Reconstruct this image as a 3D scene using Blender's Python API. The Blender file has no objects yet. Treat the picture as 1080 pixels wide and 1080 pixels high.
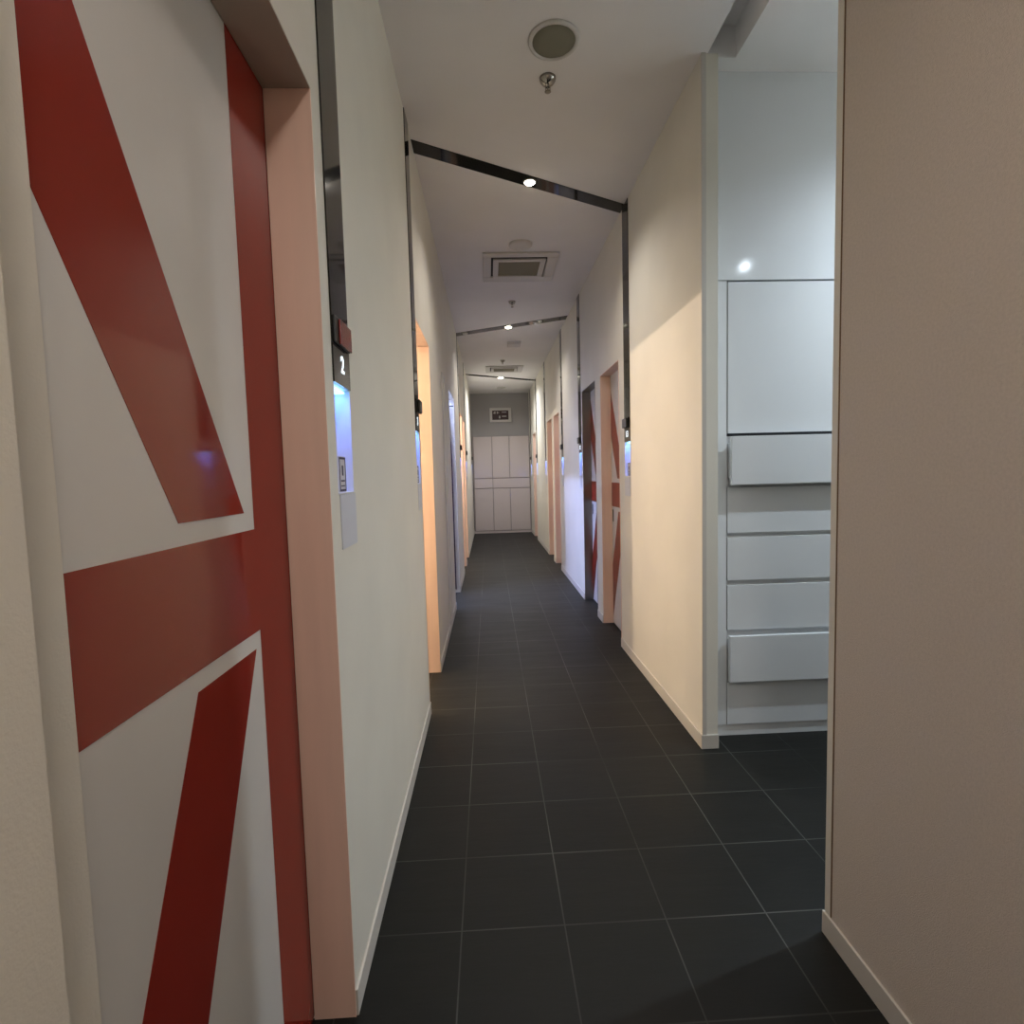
import bpy, bmesh, math, random
from mathutils import Matrix, Vector
random.seed(4)
SC = bpy.context.scene
COL = SC.collection

# ------------------------------------------------------------------ camera
def _rot(a, b, c):
    ca, sa, cb, sb, cc, sc = math.cos(a), math.sin(a), math.cos(b), math.sin(b), math.cos(c), math.sin(c)
    A = Matrix(((ca, 0, sa), (0, 1, 0), (-sa, 0, ca)))
    B = Matrix(((1, 0, 0), (0, cb, -sb), (0, sb, cb)))
    D = Matrix(((cc, -sc, 0), (sc, cc, 0), (0, 0, 1)))
    return A @ B @ D
M_ = _rot(-.042604, .069263, -.029427)       # columns: corridor right, down, forward as seen by the camera
Rw = Matrix((M_.col[0], M_.col[2], -M_.col[1]))   # camera (x right, y down, z forward) -> world
cam_x = Rw @ Vector((1, 0, 0)); cam_y = Rw @ Vector((0, -1, 0)); cam_z = Rw @ Vector((0, 0, -1))
cd = bpy.data.cameras.new('camera'); cam = bpy.data.objects.new('camera', cd); COL.objects.link(cam)
cam.matrix_world = Matrix(((cam_x[0], cam_y[0], cam_z[0], 0), (cam_x[1], cam_y[1], cam_z[1], 0),
                           (cam_x[2], cam_y[2], cam_z[2], 1.3), (0, 0, 0, 1)))
cd.sensor_width = 36; cd.sensor_height = 36; cd.lens = 36 * 569.67 / 1080; cd.clip_start = .02
SC.camera = cam

# ------------------------------------------------------------------ world, exposure, lamps
w = bpy.data.worlds.new('world'); SC.world = w; w.use_nodes = True
w.node_tree.nodes['Background'].inputs[0].default_value = (.5, .5, .55, 1)
w.node_tree.nodes['Background'].inputs[1].default_value = .2
SC.view_settings.view_transform = 'Standard'; SC.view_settings.look = 'None'
SC.view_settings.exposure = 0; SC.view_settings.gamma = 1

def lamp(name, kind, loc, energy, color, size=.05, aim=None, spot=None, blend=.5, sx=None):
    d = bpy.data.lights.new(name, kind); d.energy = energy; d.color = color
    if kind == 'AREA':
        d.shape = 'RECTANGLE' if sx else 'DISK'; d.size = size
        if sx: d.size_y = sx
    else:
        d.shadow_soft_size = size
    if kind == 'SPOT':
        d.spot_size = math.radians(spot); d.spot_blend = blend
    o = bpy.data.objects.new(name, d); COL.objects.link(o); o.location = loc
    if aim is not None:
        o.rotation_euler = (Vector(aim) - Vector(loc)).to_track_quat('-Z', 'Y').to_euler()
    return o

ZC = 3.067
WARM = (1, .76, .52); COOL = (.78, .90, 1.0); NEUT = (1, .94, .88)
# downlights set in the ceiling strips, then an unseen fill added behind the camera
lamp('downlight_a', 'SPOT', (.298, 3.366, ZC - .035), 45, NEUT, .022, (.298, 3.366, 0), 138, 1)
lamp('downlight_b', 'SPOT', (.284, 6.651, ZC - .035), 54, NEUT, .022, (.284, 6.651, 0), 140, 1)
lamp('downlight_c', 'SPOT', (.265, 10.03, ZC - .035), 135, (1, 1, 1), .03, (.265, 10.03, 0), 160, .8)
lamp('back_fill', 'SPOT', (.25, -.5, ZC - .02), 122, (1, .89, .80), .14, (.25, -.5, 0), 165, .8)
# room lamps
lamp('open_room_lamp', 'POINT', (-1.66, 3.44, 2.16), 118, (1, .78, .58), .012)
lamp('blue_room_lamp', 'POINT', (-1.45, 5.30, 2.75), 340, (.36, .46, 1), .03)
lamp('pair_room_lamp', 'POINT', (-1.15, 7.05, 2.10), 60, (1, .80, .64), .02)
# alcove lamp behind the near right wall
lamp('alcove_lamp', 'SPOT', (2.40, 1.85, 3.04), 185, COOL, .03, (2.40, 1.85, 0), 152, .9)
lamp('alcove_lamp_near', 'AREA', (2.27, .27, 3.04), 3, COOL, .026, (2.27, .27, 0))

# ------------------------------------------------------------------ materials
def mat(name, color, rough=.6, spec=.5, metal=0, bump=None, var=None, emit=None, estr=0, coat=0, trans=0, vscale=None):
    m = bpy.data.materials.new(name); m.use_nodes = True; nt = m.node_tree; b = nt.nodes['Principled BSDF']
    b.inputs['Base Color'].default_value = (*color, 1); b.inputs['Roughness'].default_value = rough
    b.inputs['Specular IOR Level'].default_value = spec; b.inputs['Metallic'].default_value = metal
    b.inputs['Coat Weight'].default_value = coat; b.inputs['Coat Roughness'].default_value = .03
    b.inputs['Transmission Weight'].default_value = trans
    tc = nt.nodes.new('ShaderNodeTexCoord')
    if emit:
        b.inputs['Emission Color'].default_value = (*emit, 1); b.inputs['Emission Strength'].default_value = estr
    if bump:
        n = nt.nodes.new('ShaderNodeTexNoise'); n.inputs['Scale'].default_value = bump[0]; n.inputs['Detail'].default_value = 3
        bp = nt.nodes.new('ShaderNodeBump'); bp.inputs['Strength'].default_value = bump[1]; bp.inputs['Distance'].default_value = bump[2]
        nt.links.new(tc.outputs['Object'], n.inputs['Vector']); nt.links.new(n.outputs['Fac'], bp.inputs['Height'])
        nt.links.new(bp.outputs['Normal'], b.inputs['Normal'])
    if var:
        n = nt.nodes.new('ShaderNodeTexNoise'); n.inputs['Scale'].default_value = var[0]; n.inputs['Detail'].default_value = 4
        mp = nt.nodes.new('ShaderNodeMapping')
        if vscale: mp.inputs['Scale'].default_value = vscale
        r = nt.nodes.new('ShaderNodeValToRGB'); k = var[1]
        r.color_ramp.elements[0].position = .3; r.color_ramp.elements[1].position = .7
        r.color_ramp.elements[0].color = (*[c * (1 - k) for c in color], 1)
        r.color_ramp.elements[1].color = (*[min(1, c * (1 + k)) for c in color], 1)
        nt.links.new(tc.outputs['Object'], mp.inputs['Vector']); nt.links.new(mp.outputs['Vector'], n.inputs['Vector'])
        nt.links.new(n.outputs['Fac'], r.inputs['Fac']); nt.links.new(r.outputs['Color'], b.inputs['Base Color'])
    return m

def floor_material():
    m = bpy.data.materials.new('slate_tile'); m.use_nodes = True; nt = m.node_tree; b = nt.nodes['Principled BSDF']
    L = nt.links.new; N = nt.nodes.new
    tc = N('ShaderNodeTexCoord'); mp = N('ShaderNodeMapping')
    T = .2955
    mp.inputs['Location'].default_value = (-.18 / T * 1.0, -1.462 / T, 0); mp.inputs['Scale'].default_value = (1 / T, 1 / T, 1)
    L(tc.outputs['Object'], mp.inputs['Vector'])
    br = N('ShaderNodeTexBrick'); br.offset = 0; br.squash = 1
    br.inputs['Scale'].default_value = 1; br.inputs['Brick Width'].default_value = 1; br.inputs['Row Height'].default_value = 1
    br.inputs['Mortar Size'].default_value = .0075; br.inputs['Mortar Smooth'].default_value = .2
    br.inputs['Color1'].default_value = (.85, .85, .85, 1); br.inputs['Color2'].default_value = (1.1, 1.1, 1.1, 1)
    br.inputs['Mortar'].default_value = (1, 1, 1, 1)
    L(mp.outputs['Vector'], br.inputs['Vector'])
    ns = N('ShaderNodeTexNoise'); ns.inputs['Scale'].default_value = 2.2; ns.inputs['Detail'].default_value = 8; ns.inputs['Roughness'].default_value = .65
    m2 = N('ShaderNodeMapping'); m2.inputs['Scale'].default_value = (1, 4.5, 1); L(tc.outputs['Object'], m2.inputs['Vector']); L(m2.outputs['Vector'], ns.inputs['Vector'])
    rp = N('ShaderNodeValToRGB'); rp.color_ramp.elements[0].position = .3; rp.color_ramp.elements[1].position = .75
    rp.color_ramp.elements[0].color = (.007, .0074, .0064, 1); rp.color_ramp.elements[1].color = (.0115, .012, .0105, 1)
    L(ns.outputs['Fac'], rp.inputs['Fac'])
    mul = N('ShaderNodeMix'); mul.data_type = 'RGBA'; mul.blend_type = 'MULTIPLY'; mul.inputs['Factor'].default_value = 1
    L(rp.outputs['Color'], mul.inputs['A']); L(br.outputs['Color'], mul.inputs['B'])
    # grout stands out in places only
    g = N('ShaderNodeTexNoise'); g.inputs['Scale'].default_value = 1.6; L(tc.outputs['Object'], g.inputs['Vector'])
    gr = N('ShaderNodeMapRange'); gr.inputs['From Min'].default_value = .35; gr.inputs['From Max'].default_value = .62
    gr.inputs['To Min'].default_value = .1; gr.inputs['To Max'].default_value = .9; L(g.outputs['Fac'], gr.inputs['Value'])
    gm = N('ShaderNodeMath'); gm.operation = 'MULTIPLY'; L(br.outputs['Fac'], gm.inputs[0]); L(gr.outputs['Result'], gm.inputs[1])
    mx = N('ShaderNodeMix'); mx.data_type = 'RGBA'; mx.inputs['B'].default_value = (.085, .088, .082, 1)
    L(gm.outputs[0], mx.inputs['Factor']); L(mul.outputs['Result'], mx.inputs['A']); L(mx.outputs['Result'], b.inputs['Base Color'])
    rr = N('ShaderNodeMapRange'); rr.inputs['To Min'].default_value = .42; rr.inputs['To Max'].default_value = .6
    L(ns.outputs['Fac'], rr.inputs['Value']); L(rr.outputs['Result'], b.inputs['Roughness'])
    bp = N('ShaderNodeBump'); bp.inputs['Strength'].default_value = .35; bp.inputs['Distance'].default_value = .004
    L(ns.outputs['Fac'], bp.inputs['Height']); L(bp.outputs['Normal'], b.inputs['Normal'])
    b.inputs['Specular IOR Level'].default_value = .22
    return m

M = {
    'wall': mat('textured_cream_wall', (.74, .71, .63), .62, .3, bump=(260, .25, .002), var=(3, .03)),
    'wall_end': mat('grey_laminate_wall', (.36, .345, .345), .25, .5),
    'ceil': mat('ceiling_paint', (.84, .82, .815), .8, .2, bump=(180, .2, .002), var=(2, .03)),
    'base': mat('skirting_paint', (.60, .57, .52), .45),
    'floor': floor_material(),
    'white': mat('white_door_laminate', (.62, .605, .575), .3, .5, var=(5, .03), bump=(300, .1, .001)),
    'red': mat('red_gloss_film', (.25, .022, .013), .07, .28, coat=.0, var=(3, .06)),
    'peach': mat('peach_wood_lining', (.80, .58, .48), .3, .5, var=(2.2, .08), vscale=(6, 6, .5)),
    'glass': mat('smoked_mirror_glass', (.014, .013, .010), .06, .35),
    'black': mat('black_plastic', (.008, .008, .008), .35),
    'cab': mat('white_cabinet_laminate', (.70, .72, .74), .09, .5),
    'cab_dark': mat('cabinet_inside', (.30, .31, .33), .5),
    'endcab': mat('pale_pink_cabinet_laminate', (.56, .49, .47), .35, .5),
    'gap': mat('dark_joint', (.03, .03, .035), .7),
    'metal': mat('chrome', (.42, .40, .37), .1, .5, 1),
    'steel': mat('brushed_trim_and_unlit_lining', (.30, .27, .22), .35, .5, 1),
    'plast': mat('white_plastic', (.62, .60, .58), .4),
    'grille': mat('grey_green_mesh', (.22, .21, .155), .7, bump=(900, .5, .002)),
    'acgrille': mat('olive_grille', (.26, .24, .18), .6),
    'redplast': mat('red_beacon_lens', (.20, .010, .006), .22, .5, coat=.3),
    'digit': mat('lit_digit', (.9, .95, 1), .4, emit=(.8, .92, 1), estr=1.3),
    'led': mat('blue_led_bar', (.6, .8, 1), .4, emit=(.25, .62, 1), estr=3),
    'nichewall': mat('niche_lining', (.80, .82, .85), .4),
    'bulb': mat('lamp_face', (1, 1, .9), .4, emit=(1, .95, .75), estr=30),
    'acryl': mat('frosted_tray', (.58, .60, .64), .3),
    'sticker': mat('pictogram_card', (.62, .60, .62), .5),
    'ink': mat('dark_ink', (.05, .04, .08), .6),
    'signred': mat('dark_sign_face', (.035, .006, .008), .3),
    'signwhite': mat('sign_marks', (.55, .52, .52), .5),
    'cloth': mat('dark_purple_cloth', (.035, .016, .05), .9),
    'tape': mat('thin_corner_seam', (.16, .09, .04), .6),
}

# ------------------------------------------------------------------ mesh helpers
class MB:
    def __init__(s): s.v = []; s.f = []; s.mi = []; s.sm = []
    def box(s, a, b, mi=0):
        (x0, y0, z0), (x1, y1, z1) = a, b
        n = len(s.v)
        s.v += [(x0, y0, z0), (x1, y0, z0), (x1, y1, z0), (x0, y1, z0), (x0, y0, z1), (x1, y0, z1), (x1, y1, z1), (x0, y1, z1)]
        for q in ((0, 3, 2, 1), (4, 5, 6, 7), (0, 1, 5, 4), (1, 2, 6, 5), (2, 3, 7, 6), (3, 0, 4, 7)):
            s.f.append([n + i for i in q]); s.mi.append(mi); s.sm.append(False)
        return s
    def prism_x(s, pts, x0, x1, mi=0):            # polygon in (y, z), extruded along x
        n = len(s.v); k = len(pts)
        s.v += [(x0, y, z) for y, z in pts] + [(x1, y, z) for y, z in pts]
        for q in (list(range(k)), list(range(2 * k - 1, k - 1, -1))): s.f.append([n + i for i in q]); s.mi.append(mi); s.sm.append(False)
        for i in range(k):
            j = (i + 1) % k; s.f.append([n + i, n + j, n + k + j, n + k + i]); s.mi.append(mi); s.sm.append(False)
        return s
    def prism_z(s, pts, z0, z1, mi=0):
        n = len(s.v); k = len(pts)
        s.v += [(x, y, z0) for x, y in pts] + [(x, y, z1) for x, y in pts]
        for q in (list(range(k)), list(range(2 * k - 1, k - 1, -1))): s.f.append([n + i for i in q]); s.mi.append(mi); s.sm.append(False)
        for i in range(k):
            j = (i + 1) % k; s.f.append([n + i, n + j, n + k + j, n + k + i]); s.mi.append(mi); s.sm.append(False)
        return s
    def lathe(s, c, prof, seg=40, mi=0, axis='z'):   # prof: (r, h)
        n = len(s.v); k = len(prof)
        for r, h in prof:
            for i in range(seg):
                t = 2 * math.pi * i / seg
                if axis == 'z': s.v.append((c[0] + r * math.cos(t), c[1] + r * math.sin(t), c[2] + h))
                else: s.v.append((c[0] + h, c[1] + r * math.cos(t), c[2] + r * math.sin(t)))
        for a in range(k - 1):
            for i in range(seg):
                j = (i + 1) % seg
                s.f.append([n + a * seg + i, n + a * seg + j, n + (a + 1) * seg + j, n + (a + 1) * seg + i]); s.mi.append(mi); s.sm.append(True)
        s.f.append([n + i for i in range(seg)]); s.mi.append(mi); s.sm.append(False)
        s.f.append([n + (k - 1) * seg + i for i in range(seg)]); s.mi.append(mi); s.sm.append(False)
        return s
    def vox(s, outer, holes):                     # a block with box-shaped openings cut out of it
        cuts = []
        for a in range(3):
            c = {round(outer[0][a], 5), round(outer[1][a], 5)}
            for h in holes:
                for q in (h[0][a], h[1][a]):
                    q = round(q, 5)
                    if outer[0][a] < q < outer[1][a]: c.add(q)
            cuts.append(sorted(c))
        X, Y, Z = cuts; nx, ny, nz = len(X) - 1, len(Y) - 1, len(Z) - 1
        def solid(i, j, k):
            if not (0 <= i < nx and 0 <= j < ny and 0 <= k < nz): return False
            p = ((X[i] + X[i + 1]) / 2, (Y[j] + Y[j + 1]) / 2, (Z[k] + Z[k + 1]) / 2)
            return not any(all(h[0][a] < p[a] < h[1][a] for a in range(3)) for h in holes)
        idx = {}
        def V(i, j, k):
            if (i, j, k) not in idx: idx[(i, j, k)] = len(s.v); s.v.append((X[i], Y[j], Z[k]))
            return idx[(i, j, k)]
        for i in range(nx):
            for j in range(ny):
                for k in range(nz):
                    if not solid(i, j, k): continue
                    for d, q in (((-1, 0, 0), ((0, 0, 0), (0, 0, 1), (0, 1, 1), (0, 1, 0))), ((1, 0, 0), ((1, 0, 0), (1, 1, 0), (1, 1, 1), (1, 0, 1))),
                                 ((0, -1, 0), ((0, 0, 0), (1, 0, 0), (1, 0, 1), (0, 0, 1))), ((0, 1, 0), ((0, 1, 0), (0, 1, 1), (1, 1, 1), (1, 1, 0))),
                                 ((0, 0, -1), ((0, 0, 0), (0, 1, 0), (1, 1, 0), (1, 0, 0))), ((0, 0, 1), ((0, 0, 1), (1, 0, 1), (1, 1, 1), (0, 1, 1)))):
                        if not solid(i + d[0], j + d[1], k + d[2]):
                            s.f.append([V(i + a, j + b, k + c) for a, b, c in q]); s.mi.append(0); s.sm.append(False)
        return s
    def build(s, name, mats, parent=None, bevel=0, origin=None, shear=False):
        if not isinstance(mats, (list, tuple)): mats = [mats]
        v = s.v
        if shear: v = [(x + XR(y) - XR0, y, z) for x, y, z in v]
        wo = Vector(parent.location) if parent else Vector((0, 0, 0))
        if parent and parent.parent: wo = wo + Vector(parent.parent.location)
        if parent is None:
            if origin is None:
                xs = [p[0] for p in v]; ys = [p[1] for p in v]; zs = [p[2] for p in v]
                origin = ((min(xs) + max(xs)) / 2, (min(ys) + max(ys)) / 2, min(zs))
            wo = Vector(origin)
        me = bpy.data.meshes.new(name)
        me.from_pydata([tuple(Vector(p) - wo) for p in v], [], s.f)
        for m in mats: me.materials.append(m)
        for p, mi, sm in zip(me.polygons, s.mi, s.sm): p.material_index = mi; p.use_smooth = sm
        bm = bmesh.new(); bm.from_mesh(me); bmesh.ops.recalc_face_normals(bm, faces=bm.faces); bm.to_mesh(me); bm.free()
        o = bpy.data.objects.new(name, me); COL.objects.link(o)
        if parent: o.parent = parent
        else: o.location = wo
        if bevel:
            b = o.modifiers.new('bevel', 'BEVEL'); b.width = bevel; b.segments = 2; b.limit_method = 'ANGLE'
        return o

def tag(o, label=None, cat=None, group=None, kind=None):
    if label: o['label'] = label
    if cat: o['category'] = cat
    if group: o['group'] = group
    if kind: o['kind'] = kind
    return o
def empty(name, loc, label=None, cat=None, group=None, kind=None):
    o = bpy.data.objects.new(name, None); o.empty_display_size = .1; COL.objects.link(o); o.location = loc
    return tag(o, label, cat, group, kind)
def struct(mb, name, mats, bevel=0, shear=False):
    return tag(mb.build(name, mats, None, bevel, (0, 0, 0), shear), kind='structure')

XL = -.36
XR0 = .957
def XR(y): return XR0 - .0042 * (y - 2.4) if y > 2.3 else XR0

# ------------------------------------------------------------------ setting
fl = MB().box((-2.2, -2.6, -.1), (3.0, 12.2, 0))
struct(fl, 'floor', M['floor'])
# ceiling with the recessed slot over the alcove edge
ce = MB().vox(((-2.2, -2.6, ZC), (3.0, 12.2, 3.40)), [((.985, -1.2, ZC - .1), (1.117, 2.42, 3.20))])
struct(ce, 'ceiling', M['ceil'])

# left wall: block with door openings, rooms behind the open ones, and sign niches
ND = .05
left_strips = [(1.305, 1.452), (2.735, 2.862), (6.94, 7.06), (8.66, 8.80), (11.55, 11.70)]
right_strips = [(3.60, 3.745), (5.46, 5.60), (6.77, 6.90), (8.70, 8.85), (10.20, 10.36), (11.55, 11.70)]
N0, N1 = 1.262, 1.528
H = 2.125
holes = [((-.505, .432, -1), (0, 1.237, 2.138)),
         ((-.60, 2.90, -1), (0, 3.52, H)), ((-2.0, 2.45, -1), (-.47, 3.95, 2.9)),
         ((-.60, 5.22, -1), (0, 5.97, H)), ((-2.0, 4.95, -1), (-.47, 6.25, 2.9)),
         ((-.60, 7.10, -1), (0, 7.68, H)), ((-.60, 7.86, -1), (0, 8.50, H)), ((-2.0, 6.9, -1), (-.47, 8.7, 2.9))]
holes += [((XL - ND, a, N0), (0, b, N1)) for a, b in left_strips]
wl = MB().vox(((-2.15, -2.5, 0), (XL, 12.0, ZC)), holes)
struct(wl, 'wall_left', M['wall'])

# right wall
RH = 2.095
right_doors = [(3.90, 4.534), (4.75, 5.405), (7.13, 7.69), (7.92, 8.52), (10.50, 11.15)]
holes = [((0, a, -1), (XR0 + .135, b, RH)) for a, b in right_doors]
holes += [((0, a, N0 - .0), (XR0 + ND, b, N1 - .03)) for a, b in right_strips]
wr = MB().vox(((XR0, 2.397, 0), (1.20, 12.0, ZC)), holes + [((XR0 + .073, 2.3, -1), (2, 3.05, 4))])
struct(wr, 'wall_right', M['wall'], shear=True)
struct(MB().box((XR0 - .0015, 2.391, .066), (XR0 + .018, 2.398, ZC)), 'trim_1', M['base'])

# near right wall, with its corner trim and seam
nr = MB().box((.90, -2.5, 0), (1.0, 1.383, ZC))
struct(nr, 'wall_near', mat('fabric_wallpaper_in_dim_light', (.64, .57, .50), .75, .2, bump=(420, .6, .003), var=(160, .05)))  # left wall's wallpaper again, browned to paint in dim warm light
tr = MB().box((.8975, 1.362, .066), (.90, 1.3845, ZC)).box((.8985, 1.358, .066), (.90, 1.362, ZC), 1)
struct(tr, 'trim_2', [M['wall'], M['tape']])

# end, back and alcove walls
struct(MB().box((XL, 12.0, 0), (1.0, 12.12, ZC)), 'wall_end', M['wall_end'])
struct(MB().box((-.5, -2.62, 0), (2.95, -2.5, ZC)), 'wall_back', M['wall'])
struct(MB().box((2.8, -2.5, 0), (2.95, 3.1, ZC)), 'wall_side', M['wall'])
struct(MB().box((1.03, 2.50, 2.160), (2.8, 3.0, ZC)), 'wall_alcove', M['cab'])
struct(MB().box((1.952, 2.50, 0), (2.8, 3.0, 2.160)), 'wall_alcove_side', M['cab'])

# skirting
b = MB()
for y0, y1 in ((1.237, 2.90), (3.52, 5.22), (5.97, 7.10), (7.68, 7.86), (8.50, 12.0), (-2.5, .432)):
    b.box((XL, y0, 0), (XL + .007, y1, .066))
struct(b, 'baseboard_left', M['base'], .0015)
b = MB()
for y0, y1 in ((2.390, 3.90), (4.534, 4.75), (5.405, 7.13), (7.69, 7.92), (8.52, 10.50), (11.15, 12.0)):
    b.box((XR0 - .007, y0, 0), (XR0, y1, .066))
b.box((XR0 - .007, 2.389, 0), (XR0 + .075, 2.397, .066))
struct(b, 'baseboard_right', M['base'], .0015, shear=True)
struct(MB().box((.893, -2.5, 0), (.90, 1.390, .064)), 'baseboard_near', M['base'], .0015)

# ------------------------------------------------------------------ doors
def flag_polys(y_s0, y_s1, y_end, z_top):
    """red film shapes of one leaf: stripe y_s0..y_s1, rest of the leaf runs to y_end (either direction)"""
    d = 1 if y_end > y_s1 else -1
    P = [[(y_s0, .0), (y_s1, .0), (y_s1, z_top), (y_s0, z_top)],
         [(y_s1, 1.007), (y_end, 1.007), (y_end, 1.206), (y_s1, 1.206)]]
    a = .041; bb = .254; wd = abs(y_end - y_s1)
    # upper diagonal rises away from the stripe
    ztr = 1.24 + (wd - a) * 1.743; zl = 1.24 + (wd - bb) * 1.665
    if ztr > z_top:
        P.append([(y_s1 + d * bb, 1.24), (y_s1 + d * a, 1.24), (y_s1 + d * (a + (z_top - 1.24) / 1.743), z_top), (y_end, z_top), (y_end, zl)])
    else:
        P.append([(y_s1 + d * bb, 1.24), (y_s1 + d * a, 1.24), (y_end, ztr), (y_end, zl)])
    a = .023; bb = .232
    zl = .975 - (wd - bb) * 2.02; zr = max(.0, .975 - (wd - a) * 2.09)
    P.append([(y_s1 + d * bb, .975), (y_s1 + d * a, .975), (y_s1 + d * (a + (.975 - zr) / 2.09), zr)] + ([(y_end, zr)] if abs((a + (.975 - zr) / 2.09) - wd) > .01 else []) + [(y_end, zl)])
    return P

# door 1, left foreground
d1 = empty('door_1', (-.46, .9, 0), 'white door with red diagonal and cross bands in left foreground', None, None, 'structure')
d1_leaf = MB().box((-.495, .52, .008), (-.46, 1.2365, 2.136))
for P in flag_polys(1.2365, 1.068, .586, 2.136):
    d1_leaf.prism_x([(y, max(z, .009)) for y, z in P], -.4602, -.4592, 1)
d1_leaf.build('leaf', [M['white'], M['red']], d1)
MB().box((-.465, .36, 0), (-.452, .584, 2.137)).build('jamb', M['wall'], d1)
j = MB().box((-.4588, 1.2372, 0), (XL + .0015, 1.2385, 2.137)); 
MB().box((-.458, 1.2335, 0), (XL + .0012, 1.2385, 2.137)).build('jamb', M['peach'], d1)
MB().box((-.458, .365, 2.1345), (XL + .0012, 1.2385, 2.139)).build('head_lining', mat('grey_lining', (.42, .36, .30), .4), d1)

def lining(root, y0, y1, xa, xb, h, m, far_only=False, side=1):
    t = .004
    MB().box((min(xa, xb), y1 - t, 0), (max(xa, xb), y1 + .0008, h)).build('jamb', m, root)
    MB().box((min(xa, xb), y0 - .0008, 0), (max(xa, xb), y0 + t, h)).build('jamb', m, root)
    MB().box((min(xa, xb), y0 + t, h - t), (max(xa, xb), y1 - t, h + .0008)).build('head_lining', m, root)

# open doorways on the left (door leaf not in view; linings only)
for n, (y0, y1, lab, m) in enumerate(((2.90, 3.52, 'open doorway with peach lining after the sign with digit 3', M['peach']),
                                      (5.22, 5.97, 'open doorway lit blue from inside', M['wall']),
                                      (7.10, 7.68, 'first of the two far left doorways side by side', M['peach']),
                                      (7.86, 8.50, 'second of the two far left doorways side by side', M['peach']))):
    r = empty('door_%d' % (n + 2), (XL, (y0 + y1) / 2, 0), lab, None, None, 'structure')
    lining(r, y0, y1, -.45, XL + .0012, H, m)

# right doors: closed leaves at the back of the reveal
for n, (y0, y1) in enumerate(right_doors):
    x = XR((y0 + y1) / 2); xl = x + .085
    r = empty('door_%d' % (n + 6), (x, (y0 + y1) / 2, 0),
              ['first closed red and white door on the right wall', 'second closed red and white door on the right wall, beside the first',
               'third right door, beyond the lavender lit wall', 'fourth right door, next to the third', 'last right door by the end cabinets'][n], None, None, 'structure')
    lf = MB().box((xl, y0 + .001, .006), (xl + .035, y1 - .001, RH - .002))
    for P in flag_polys(y0 + .004, y0 + .17, y1 - .001, RH - .002):
        lf.prism_x([(y, max(z, .007)) for y, z in P], xl - .0008, xl + .0002, 1)
    lf.build('leaf', [M['white'], M['red']], r)
    lining(r, y0, y1, x - .0012, xl - .001, RH, [M['peach'], M['steel'], M['peach'], M['peach'], M['peach']][n])  # second lining is dark metal, painting in its unlit reveal
    h = MB().box((xl - .007, y1 - .060, .88), (xl - .0009, y1 - .052, .98)).build('handle', M['black'], r)
    tag(h, 'slim black pull handle')

# narrow access panel on the left wall before the blue doorway
p = MB().box((XL, 4.42, .068), (XL + .006, 4.64, 2.12))
r = empty('access_panel', (XL, 4.53, .068), 'tall narrow white panel on left wall before the blue doorway', 'wall panel')
MB().box((XL + .0002, 4.425, .07), (XL + .005, 4.635, 2.115)).build('panel', M['wall'], r)
fr = MB()
fr.box((XL + .0002, 4.405, .068), (XL + .010, 4.425, 2.13)); fr.box((XL + .0002, 4.635, .068), (XL + .010, 4.655, 2.13)); fr.box((XL + .0002, 4.425, 2.115), (XL + .010, 4.635, 2.13))
fr.build('frame', M['plast'], r, .002)

# dark cloth hanging at the far jamb of the blue doorway
mb = MB(); n = 20; K = 14
for side_ in (0, 1):
    for k in range(K + 1):
        z = .04 + 2.0 * k / K
        xr = -.394 - (.045 * ((z - 1.45) / .6) ** 1.6 if z > 1.45 else 0)
        for i in range(n + 1):
            t = i / n
            mb.v.append((-.447 + (xr + .447) * t, 5.937 + .012 * math.sin(t * 17) + (.003 if side_ else -.003), z))
W = n + 1; off = (K + 1) * W
def q4(*f): mb.f.append(list(f)); mb.mi.append(0); mb.sm.append(True)
for k in range(K):
    for i in range(n):
        a = k * W + i; q4(a, a + 1, a + 1 + W, a + W); q4(off + a, off + a + W, off + a + 1 + W, off + a + 1)
    for i in (0, n):
        a = k * W + i; q4(a, a + W, off + a + W, off + a)
for k in (0, K):
    for i in range(n):
        a = k * W + i; q4(a, a + 1, off + a + 1, off + a)
tag(mb.build('curtain', M['cloth']), 'dark purple curtain gathered at the far side of the blue lit doorway', 'curtain')
tag(MB().box((-.449, 5.930, 2.041), (-.363, 5.944, 2.055)).build('curtain_rod', M['black']), 'short dark bar across the top of the blue lit doorway', 'rail')

# ------------------------------------------------------------------ dark glass strips with number and niche
def text_mesh(s, size, name, m, parent, loc, side):
    cu = bpy.data.curves.new(name, 'FONT'); cu.body = s; cu.size = size; cu.extrude = .0006; cu.align_x = 'CENTER'; cu.align_y = 'CENTER'; cu.offset = size * .018
    t = bpy.data.objects.new('tmp', cu); COL.objects.link(t)
    me = bpy.data.meshes.new_from_object(t.evaluated_get(bpy.context.evaluated_depsgraph_get())); bpy.data.objects.remove(t)
    if side == 'L': R = Matrix(((0, 0, 1), (1, 0, 0), (0, 1, 0)))
    elif side == 'R': R = Matrix(((0, 0, -1), (-1, 0, 0), (0, 1, 0)))
    else: R = Matrix(((1, 0, 0), (0, 0, -1), (0, 1, 0)))
    me.transform(R.to_4x4()); me.materials.clear(); me.materials.append(m)
    o = bpy.data.objects.new(name, me); COL.objects.link(o); o.parent = parent; o.location = Vector(loc) - Vector(parent.location)
    return o

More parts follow.
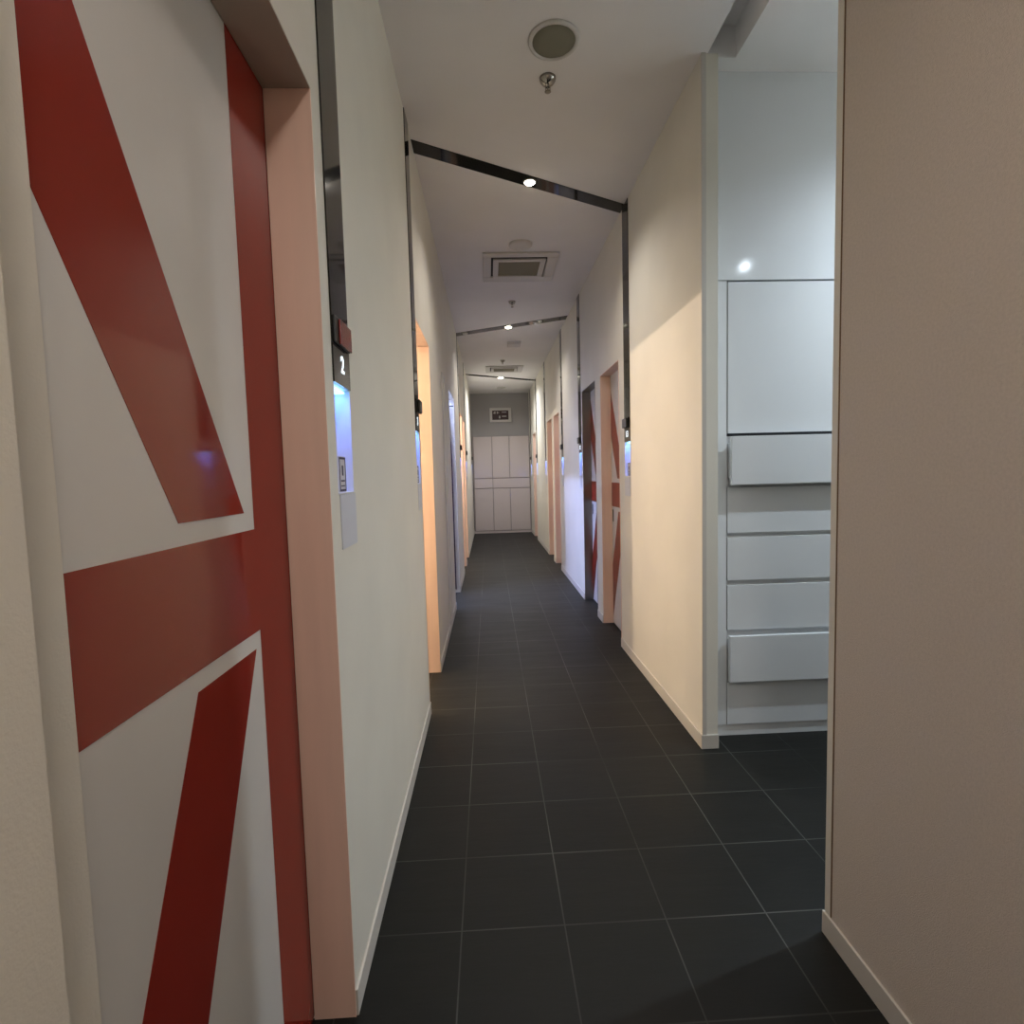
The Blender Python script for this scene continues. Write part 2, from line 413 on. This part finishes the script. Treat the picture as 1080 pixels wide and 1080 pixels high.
def strip_unit(y0, y1, side, num, label_strip, label_niche, label_beacon, beacon, full=True):
    s = 1 if side == 'L' else -1
    X = XL if side == 'L' else XR((y0 + y1) / 2)
    zb = N1 if side == 'L' else N1 - .03
    ym = (y0 + y1) / 2
    e = empty('glass_strip', (X, ym, zb), label_strip, 'glass strip', 'dark glass strips on the corridor walls')
    def bx(x0, x1, ya, yb, za, zz, name, m, par, bev=0):
        return MB().box((min(X + s * x0, X + s * x1), ya, za), (max(X + s * x0, X + s * x1), yb, zz)).build(name, m, par, bev)
    bx(.0002, .004, y0, y1, zb, ZC - .002, 'glass', M['glass'], e)
    if num:
        for i, ch in enumerate(num):
            o_ = text_mesh(ch, .058, 'digit', M['digit'], e, (X + s * .0048, ym + .002 + s * (i - (len(num) - 1) / 2) * .036, zb + .050), side)
            tag(o_, 'lit white digit ' + ch)
    # niche
    q = empty('sign_niche', (X, ym, N0), label_niche, 'lit niche', 'blue lit niches under the glass strips')
    t = .003
    bk = MB()
    def ad(x0, x1, ya, yb, za, zz):
        bk.box((min(X + s * x0, X + s * x1), ya, za), (max(X + s * x0, X + s * x1), yb, zz))
    ad(-ND + .001, -ND + .004, y0 + t, y1 - t, N0 + t, zb - t)
    ad(-ND + .001, .001, y0 + .0005, y0 + t, N0 + t, zb - t); ad(-ND + .001, .001, y1 - t, y1 - .0005, N0 + t, zb - t)
    ad(-ND + .001, .003, y0 + .0005, y1 - .0005, N0 + .0005, N0 + t)
    bk.build('lining', M['nichewall'], q)
    bx(-ND + .006, -.010, y0 + .012, y1 - .012, zb - .010, zb - .004, 'led_bar', M['led'], q)
    if full:
        cd_ = bx(-.006, -.004, y0 + .030, y0 + .090, N0 + .004, N0 + .092, 'card', M['sticker'], q)
        ink = MB()
        for za, zz, ya, yb in ((.006, .011, .006, .062), (.085, .090, .006, .062), (.006, .09, .006, .011), (.006, .09, .057, .062), (.03, .034, .018, .05), (.045, .070, .028, .040), (.018, .021, .018, .05)):
            ink.box((min(X - s * .0038, X - s * .0032), y0 + .026 + ya, N0 + za), (max(X - s * .0038, X - s * .0032), y0 + .026 + yb, N0 + zz))
        ink.build('print', M['ink'], cd_)
    bx(.0003, .003, y0 + .008, y1 + .004, 1.128, N0 - .001, 'tray', M['acryl'], q)
    lo = lamp('niche_lamp', 'AREA', (X - s * (ND - .022), ym, zb - .013), .24, (.06, .13, 1), .022, (X - s * (ND - .022), ym, 0), sx=.1)
    lo.parent = None
    # beacon
    if beacon:
        g = empty('alarm_beacon', (X, ym, zb + .09), label_beacon, 'alarm beacon', 'alarm beacons on the glass strips')
        if beacon == 'red':
            bx(.0045, .010, y0 + .002, y1 - .006, zb + .094, zb + .156, 'base', M['black'], g, .002)  # black left bare beside the lens paints the lens's unlit near half
            bx(.010, .015, y0 + .034, y1 - .008, zb + .094, zb + .154, 'lens', M['redplast'], g, .0028)
        else:
            bx(.0045, .010, y0 + .012, y1 - .012, zb + .090, zb + .160, 'base', M['black'], g, .002)
            bx(.010, .026, y0 + .014, y1 - .016, zb + .092, zb + .158, 'lens', M['black'], g, .009)

strip_unit(*left_strips[0], 'L', '2', 'tall dark glass strip with lit number 2 on left wall nearest the camera', 'blue lit niche under the number 2 beside the red banded door', 'red alarm beacon above the number 2', 'red')
strip_unit(*left_strips[1], 'L', '3', 'dark glass strip with number 3 at edge of left doorway', 'blue niche under the number 3 on left wall', 'black alarm beacon above the number 3', 'black')
strip_unit(*left_strips[2], 'L', None, 'thin dark strip on left wall beyond the blue doorway', 'small niche on left wall beyond the blue doorway', 'small black beacon on left wall beyond the blue doorway', 'black', False)
strip_unit(*left_strips[3], 'L', None, 'farthest dark strip on left wall by the bright white stretch', 'farthest niche on left wall near the end cabinets', 'farthest small black beacon on left wall', 'black', False)
strip_unit(*right_strips[0], 'R', '13', 'dark glass strip with number 13 at end of warm lit right wall', 'blue lit niche on right wall between warm wall and first door', 'black beacon on right strip beside first red and white door', 'black')
strip_unit(*right_strips[1], 'R', '12', 'dark glass strip on right wall beyond the second red and white door', 'blue niche on right wall above the lavender patch of light', 'black beacon on right wall beyond the second door', 'black', False)
strip_unit(*right_strips[2], 'R', None, 'thin dark strip on right wall just before the peach lined door pair', 'faint niche on right wall just before the peach lined door pair', 'small beacon just before the peach lined door pair', 'black', False)
strip_unit(*right_strips[3], 'R', None, 'thin dark strip on right wall after the peach lined door pair', 'faint niche on right wall after the peach lined door pair', 'small beacon after the peach lined door pair', None, False)
strip_unit(*right_strips[4], 'R', None, 'farthest thin dark strip on the right wall', 'farthest niche on the right wall', 'farthest small beacon on the right wall', 'black', False)

strip_unit(*left_strips[4], 'L', None, 'last dark strip on left wall touching the end cabinet corner', 'last niche on left wall glowing on the end cabinets', 'last tiny beacon on left wall by the end cabinets', 'black', False)
strip_unit(*right_strips[5], 'R', None, 'last dark strip on right wall touching the end cabinet corner', 'last niche on right wall glowing on the end cabinets', 'last tiny beacon on right wall by the end cabinets', 'black', False)

# ceiling strips and their spotlights
def ceiling_strip(ya, yb, wd, xs, label, lab2, r0):
    xa, xb = XL + .001, XR((ya + yb) / 2) - .001
    e = MB().prism_z([(xa, ya), (xb, yb), (xb, yb + wd), (xa, ya + wd)], ZC - .004, ZC - .0002)
    o = e.build('ceiling_strip', M['glass']); tag(o, label, 'glass strip', 'dark glass strips across the ceiling')
    ym = ya + (yb - ya) * (xs - xa) / (xb - xa) + wd / 2
    q = empty('spotlight', (xs, ym, ZC - .004), lab2, 'spotlight', 'spotlights in the ceiling strips')
    MB().lathe((xs, ym, ZC - .0045), [(r0 * 1.35, 0), (r0 * 1.3, -.006), (r0 * 1.02, -.007), (r0, -.002)], 32).build('ring', M['plast'], q)
    MB().lathe((xs, ym, ZC - .0066), [(r0, 0), (r0 * .93, -.007), (r0 * .7, -.013), (r0 * .35, -.0165), (r0 * .1, -.0175)], 32).build('lamp_face', M['bulb'], q)
ceiling_strip(2.985, 3.685, .118, .298, 'black glass strip slanting across the ceiling nearest the camera', 'bright spotlight in the nearest slanting ceiling strip', .030)
ceiling_strip(6.885, 6.205, .145, .284, 'second dark strip across the ceiling, rising to the right', 'spotlight in the second ceiling strip', .038)
ceiling_strip(9.61, 10.33, .13, .265, 'farthest thin dark strip across the ceiling', 'spotlight in the farthest ceiling strip', .046)
for x, nm in ((-.245, 'left'), (.60, 'right')):
    y = 6.885 + (6.205 - 6.885) * (x - XL) / 1.3 + .0725
    q = MB().lathe((x, y, ZC - .0045), [(.034, 0), (.032, -.006), (.02, -.007)], 24).build('downlight', M['plast'])
    tag(q, 'small pale unlit downlight at the %s part of the second ceiling strip' % nm, 'downlight')

# ------------------------------------------------------------------ ceiling fittings
q = empty('ceiling_speaker', (.317, 2.333, ZC), 'round ceiling speaker with grey green grille', 'speaker')
MB().lathe((.317, 2.333, ZC - .0002), [(.106, 0), (.104, -.006), (.096, -.009), (.088, -.007), (.088, 0)], 64).build('rim', M['plast'], q)
MB().lathe((.317, 2.333, ZC - .003), [(.0875, 0), (.0875, -.002), (.05, -.004), (.01, -.005)], 64).build('grille', M['grille'], q)

def sprinkler(x, y, label, s=1):
    q = empty('sprinkler', (x, y, ZC), label, 'sprinkler', 'fire sprinklers in the ceiling')
    MB().lathe((x, y, ZC - .0002), [(.038 * s, 0), (.036 * s, -.010), (.028 * s, -.022), (.015 * s, -.030), (.009 * s, -.032), (.008 * s, -.040)], 32).build('escutcheon', M['metal'], q)
    f = MB()
    f.box((x - .011, y - .002, ZC - .052), (x - .008, y + .002, ZC - .028)); f.box((x + .008, y - .002, ZC - .052), (x + .011, y + .002, ZC - .028))
    f.box((x - .011, y - .002, ZC - .055), (x + .011, y + .002, ZC - .051)); f.lathe((x, y, ZC - .051), [(.0025, 0), (.0025, .022)], 12)
    f.build('frame', M['steel'], q)
    MB().lathe((x, y, ZC - .055), [(.006, 0), (.014, -.002), (.014, -.0035), (.003, -.005)], 20).build('deflector', M['steel'], q)
sprinkler(.315, 2.545, 'chrome sprinkler just beyond the ceiling speaker')
sprinkler(.289, 5.684, 'small dark sprinkler between the air vent and second strip')
sprinkler(.263, 8.55, 'tiny sprinkler beside the farther air vent')

def ac(y0, y1, label):
    x0, x1 = 0., .62; sy = (y1 - y0) / .63
    q = empty('air_vent', ((x0 + x1) / 2, (y0 + y1) / 2, ZC), label, 'air vent', 'ceiling air vents')
    ix0, ix1, iy0, iy1 = .068, .532, y0 + .075 * sy, y1 - .115 * sy
    f = MB(); z0, z1 = ZC - .016, ZC - .0002
    f.box((x0, y0, z0), (x1, iy0, z1)); f.box((x0, iy1, z0), (x1, y1, z1)); f.box((x0, iy0, z0), (ix0, iy1, z1)); f.box((ix1, iy0, z0), (x1, iy1, z1))
    f.build('frame', M['plast'], q, .005)
    MB().box((ix0 + .001, iy0 + .001, ZC - .003), (ix1 - .001, iy1 - .001, ZC - .0004)).build('shadow_gap', M['gap'], q)
    p = MB(); a0, a1, b0, b1 = ix0 + .018, ix1 - .012, iy0 + .03, iy1 - .004; g = .045
    zz0, zz1 = ZC - .024, ZC - .010
    p.box((a0, b0, zz0), (a1, b0 + g, zz1)); p.box((a0, b1 - g, zz0), (a1, b1, zz1)); p.box((a0, b0 + g, zz0), (a0 + g, b1 - g, zz1)); p.box((a1 - g, b0 + g, zz0), (a1, b1 - g, zz1))
    p.build('panel_frame', M['plast'], q, .003)
    s = MB(); k = 22
    for i in range(k):
        yy = b0 + g + (b1 - b0 - 2 * g) * i / k
        s.box((a0 + g, yy, ZC - .020), (a1 - g, yy + (b1 - b0 - 2 * g) / k * .62, ZC - .014))
    s.box((a0 + g, b0 + g, ZC - .014), (a1 - g, b1 - g, ZC - .012))
    s.build('grille', M['acgrille'], q)
ac(4.44, 5.07, 'square ceiling air vent with open dark gap, nearer one')
ac(8.97, 9.50, 'farther ceiling air vent before the last strip')

tag(MB().lathe((.295, 4.30, ZC - .0002), [(.092, 0), (.090, -.010), (.080, -.018), (.05, -.022), (.01, -.023)], 40).build('smoke_detector', M['plast']), 'round white low cover on ceiling in front of the nearer air vent', 'smoke detector')
q = tag(MB().box((.30, 7.36, ZC - .030), (.48, 7.58, ZC - .0002)).build('emergency_light', M['plast'], None, .006), 'small square pale fitting on ceiling beyond the second strip', 'ceiling light')
tag(MB().lathe((.300, 11.2, ZC - .0002), [(.09, 0), (.088, -.010), (.05, -.02), (.01, -.022)], 32).build('smoke_detector', M['plast']), 'faint round fitting on ceiling close to the end wall', 'smoke detector')

# ------------------------------------------------------------------ alcove cabinet
ca = empty('tall_cabinet', (1.5, 2.75, 0), 'tall white cabinet with stacked drawers in the right alcove', 'cabinet')
bd = MB(); bd.box((1.03, 2.503, .056), (1.117, 3.0, 2.1585)); bd.box((1.117, 2.524, .056), (1.95, 3.0, 2.1585)); bd.box((1.937, 2.503, .056), (1.95, 2.524, 2.1585))
bd.build('body', M['cab'], ca)
MB().box((1.03, 2.508, 0), (1.95, 3.0, .056)).build('plinth', M['cab'], ca)
MB().box((1.117, 2.5215, 1.45), (1.937, 2.524, 2.158)).build('joint_backing', M['gap'], ca)
MB().box((1.1215, 2.500, 1.462), (1.934, 2.521, 2.1515)).build('door', M['cab'], ca, .001)
for z0, z1, yf, lab in ((1.222, 1.446, 2.455, 'drawer pulled slightly open'), (.992, 1.207, 2.5, None), (.765, .972, 2.5, None), (.525, .742, 2.5, None), (.279, .502, 2.468, 'drawer pulled slightly open'), (.0575, .266, 2.5, None)):
    dr = MB().box((1.1205, yf, z0), (1.934, yf + .022, z1))
    if yf < 2.5: dr.box((1.1300, yf + .022, z0 + .03), (1.93, 2.5238, z1 - .03))
    o = dr.build('drawer', M['cab'], ca, .0012)
    if lab: tag(o, lab)

# end wall cabinets
ec = empty('wall_cabinet', (.27, 11.95, 0), 'pale full width cabinet wall closing the far end of the corridor', 'cabinet')
x0, x1 = XL + .012, XR(12) - .004
MB().box((x0, 11.94, .0), (x1, 11.9995, 2.135)).build('body', mat('cabinet_carcass', (.30, .26, .25), .5), ec)
xs = [-.325, .081, .46, x1 - .015]
dx = .006
def pn(name, a, b_, za, zb_): MB().box((a + dx, 11.918, za), (b_ - dx, 11.9395, zb_)).build(name, M['endcab'], ec, .002)
for i in range(3):
    pn('door', xs[i], xs[i + 1], 1.222, 2.125); pn('door', xs[i], xs[i + 1], .06, .985)
pn('drawer', xs[0], xs[1], 1.0, 1.205); pn('drawer', xs[1], xs[3], 1.0, 1.205)
MB().box((x0, 11.926, 0), (x1, 11.9395, .045)).build('plinth', M['endcab'], ec)

# sign over the end cabinets
sg = empty('exit_sign', (.29, 11.97, 2.49), 'dark sign with pale marks in a light frame above the end cabinets', 'sign')
MB().box((.05, 11.955, 2.44), (.53, 11.9995, 2.75)).build('housing', M['plast'], sg, .01)
MB().box((.11, 11.948, 2.49), (.465, 11.9548, 2.69)).build('face', M['signred'], sg)
for a, b_, c, d in ((.135, .155, 2.625, 2.65), (.158, .18, 2.62, 2.67), (.21, .233, 2.62, 2.665), (.237, .26, 2.635, 2.65), (.32, .42, 2.645, 2.66), (.32, .42, 2.555, 2.572), (.255, .285, 2.52, 2.575)):
    MB().box((a, 11.9465, c), (b_, 11.9478, d)).build('mark', M['signwhite'], sg)
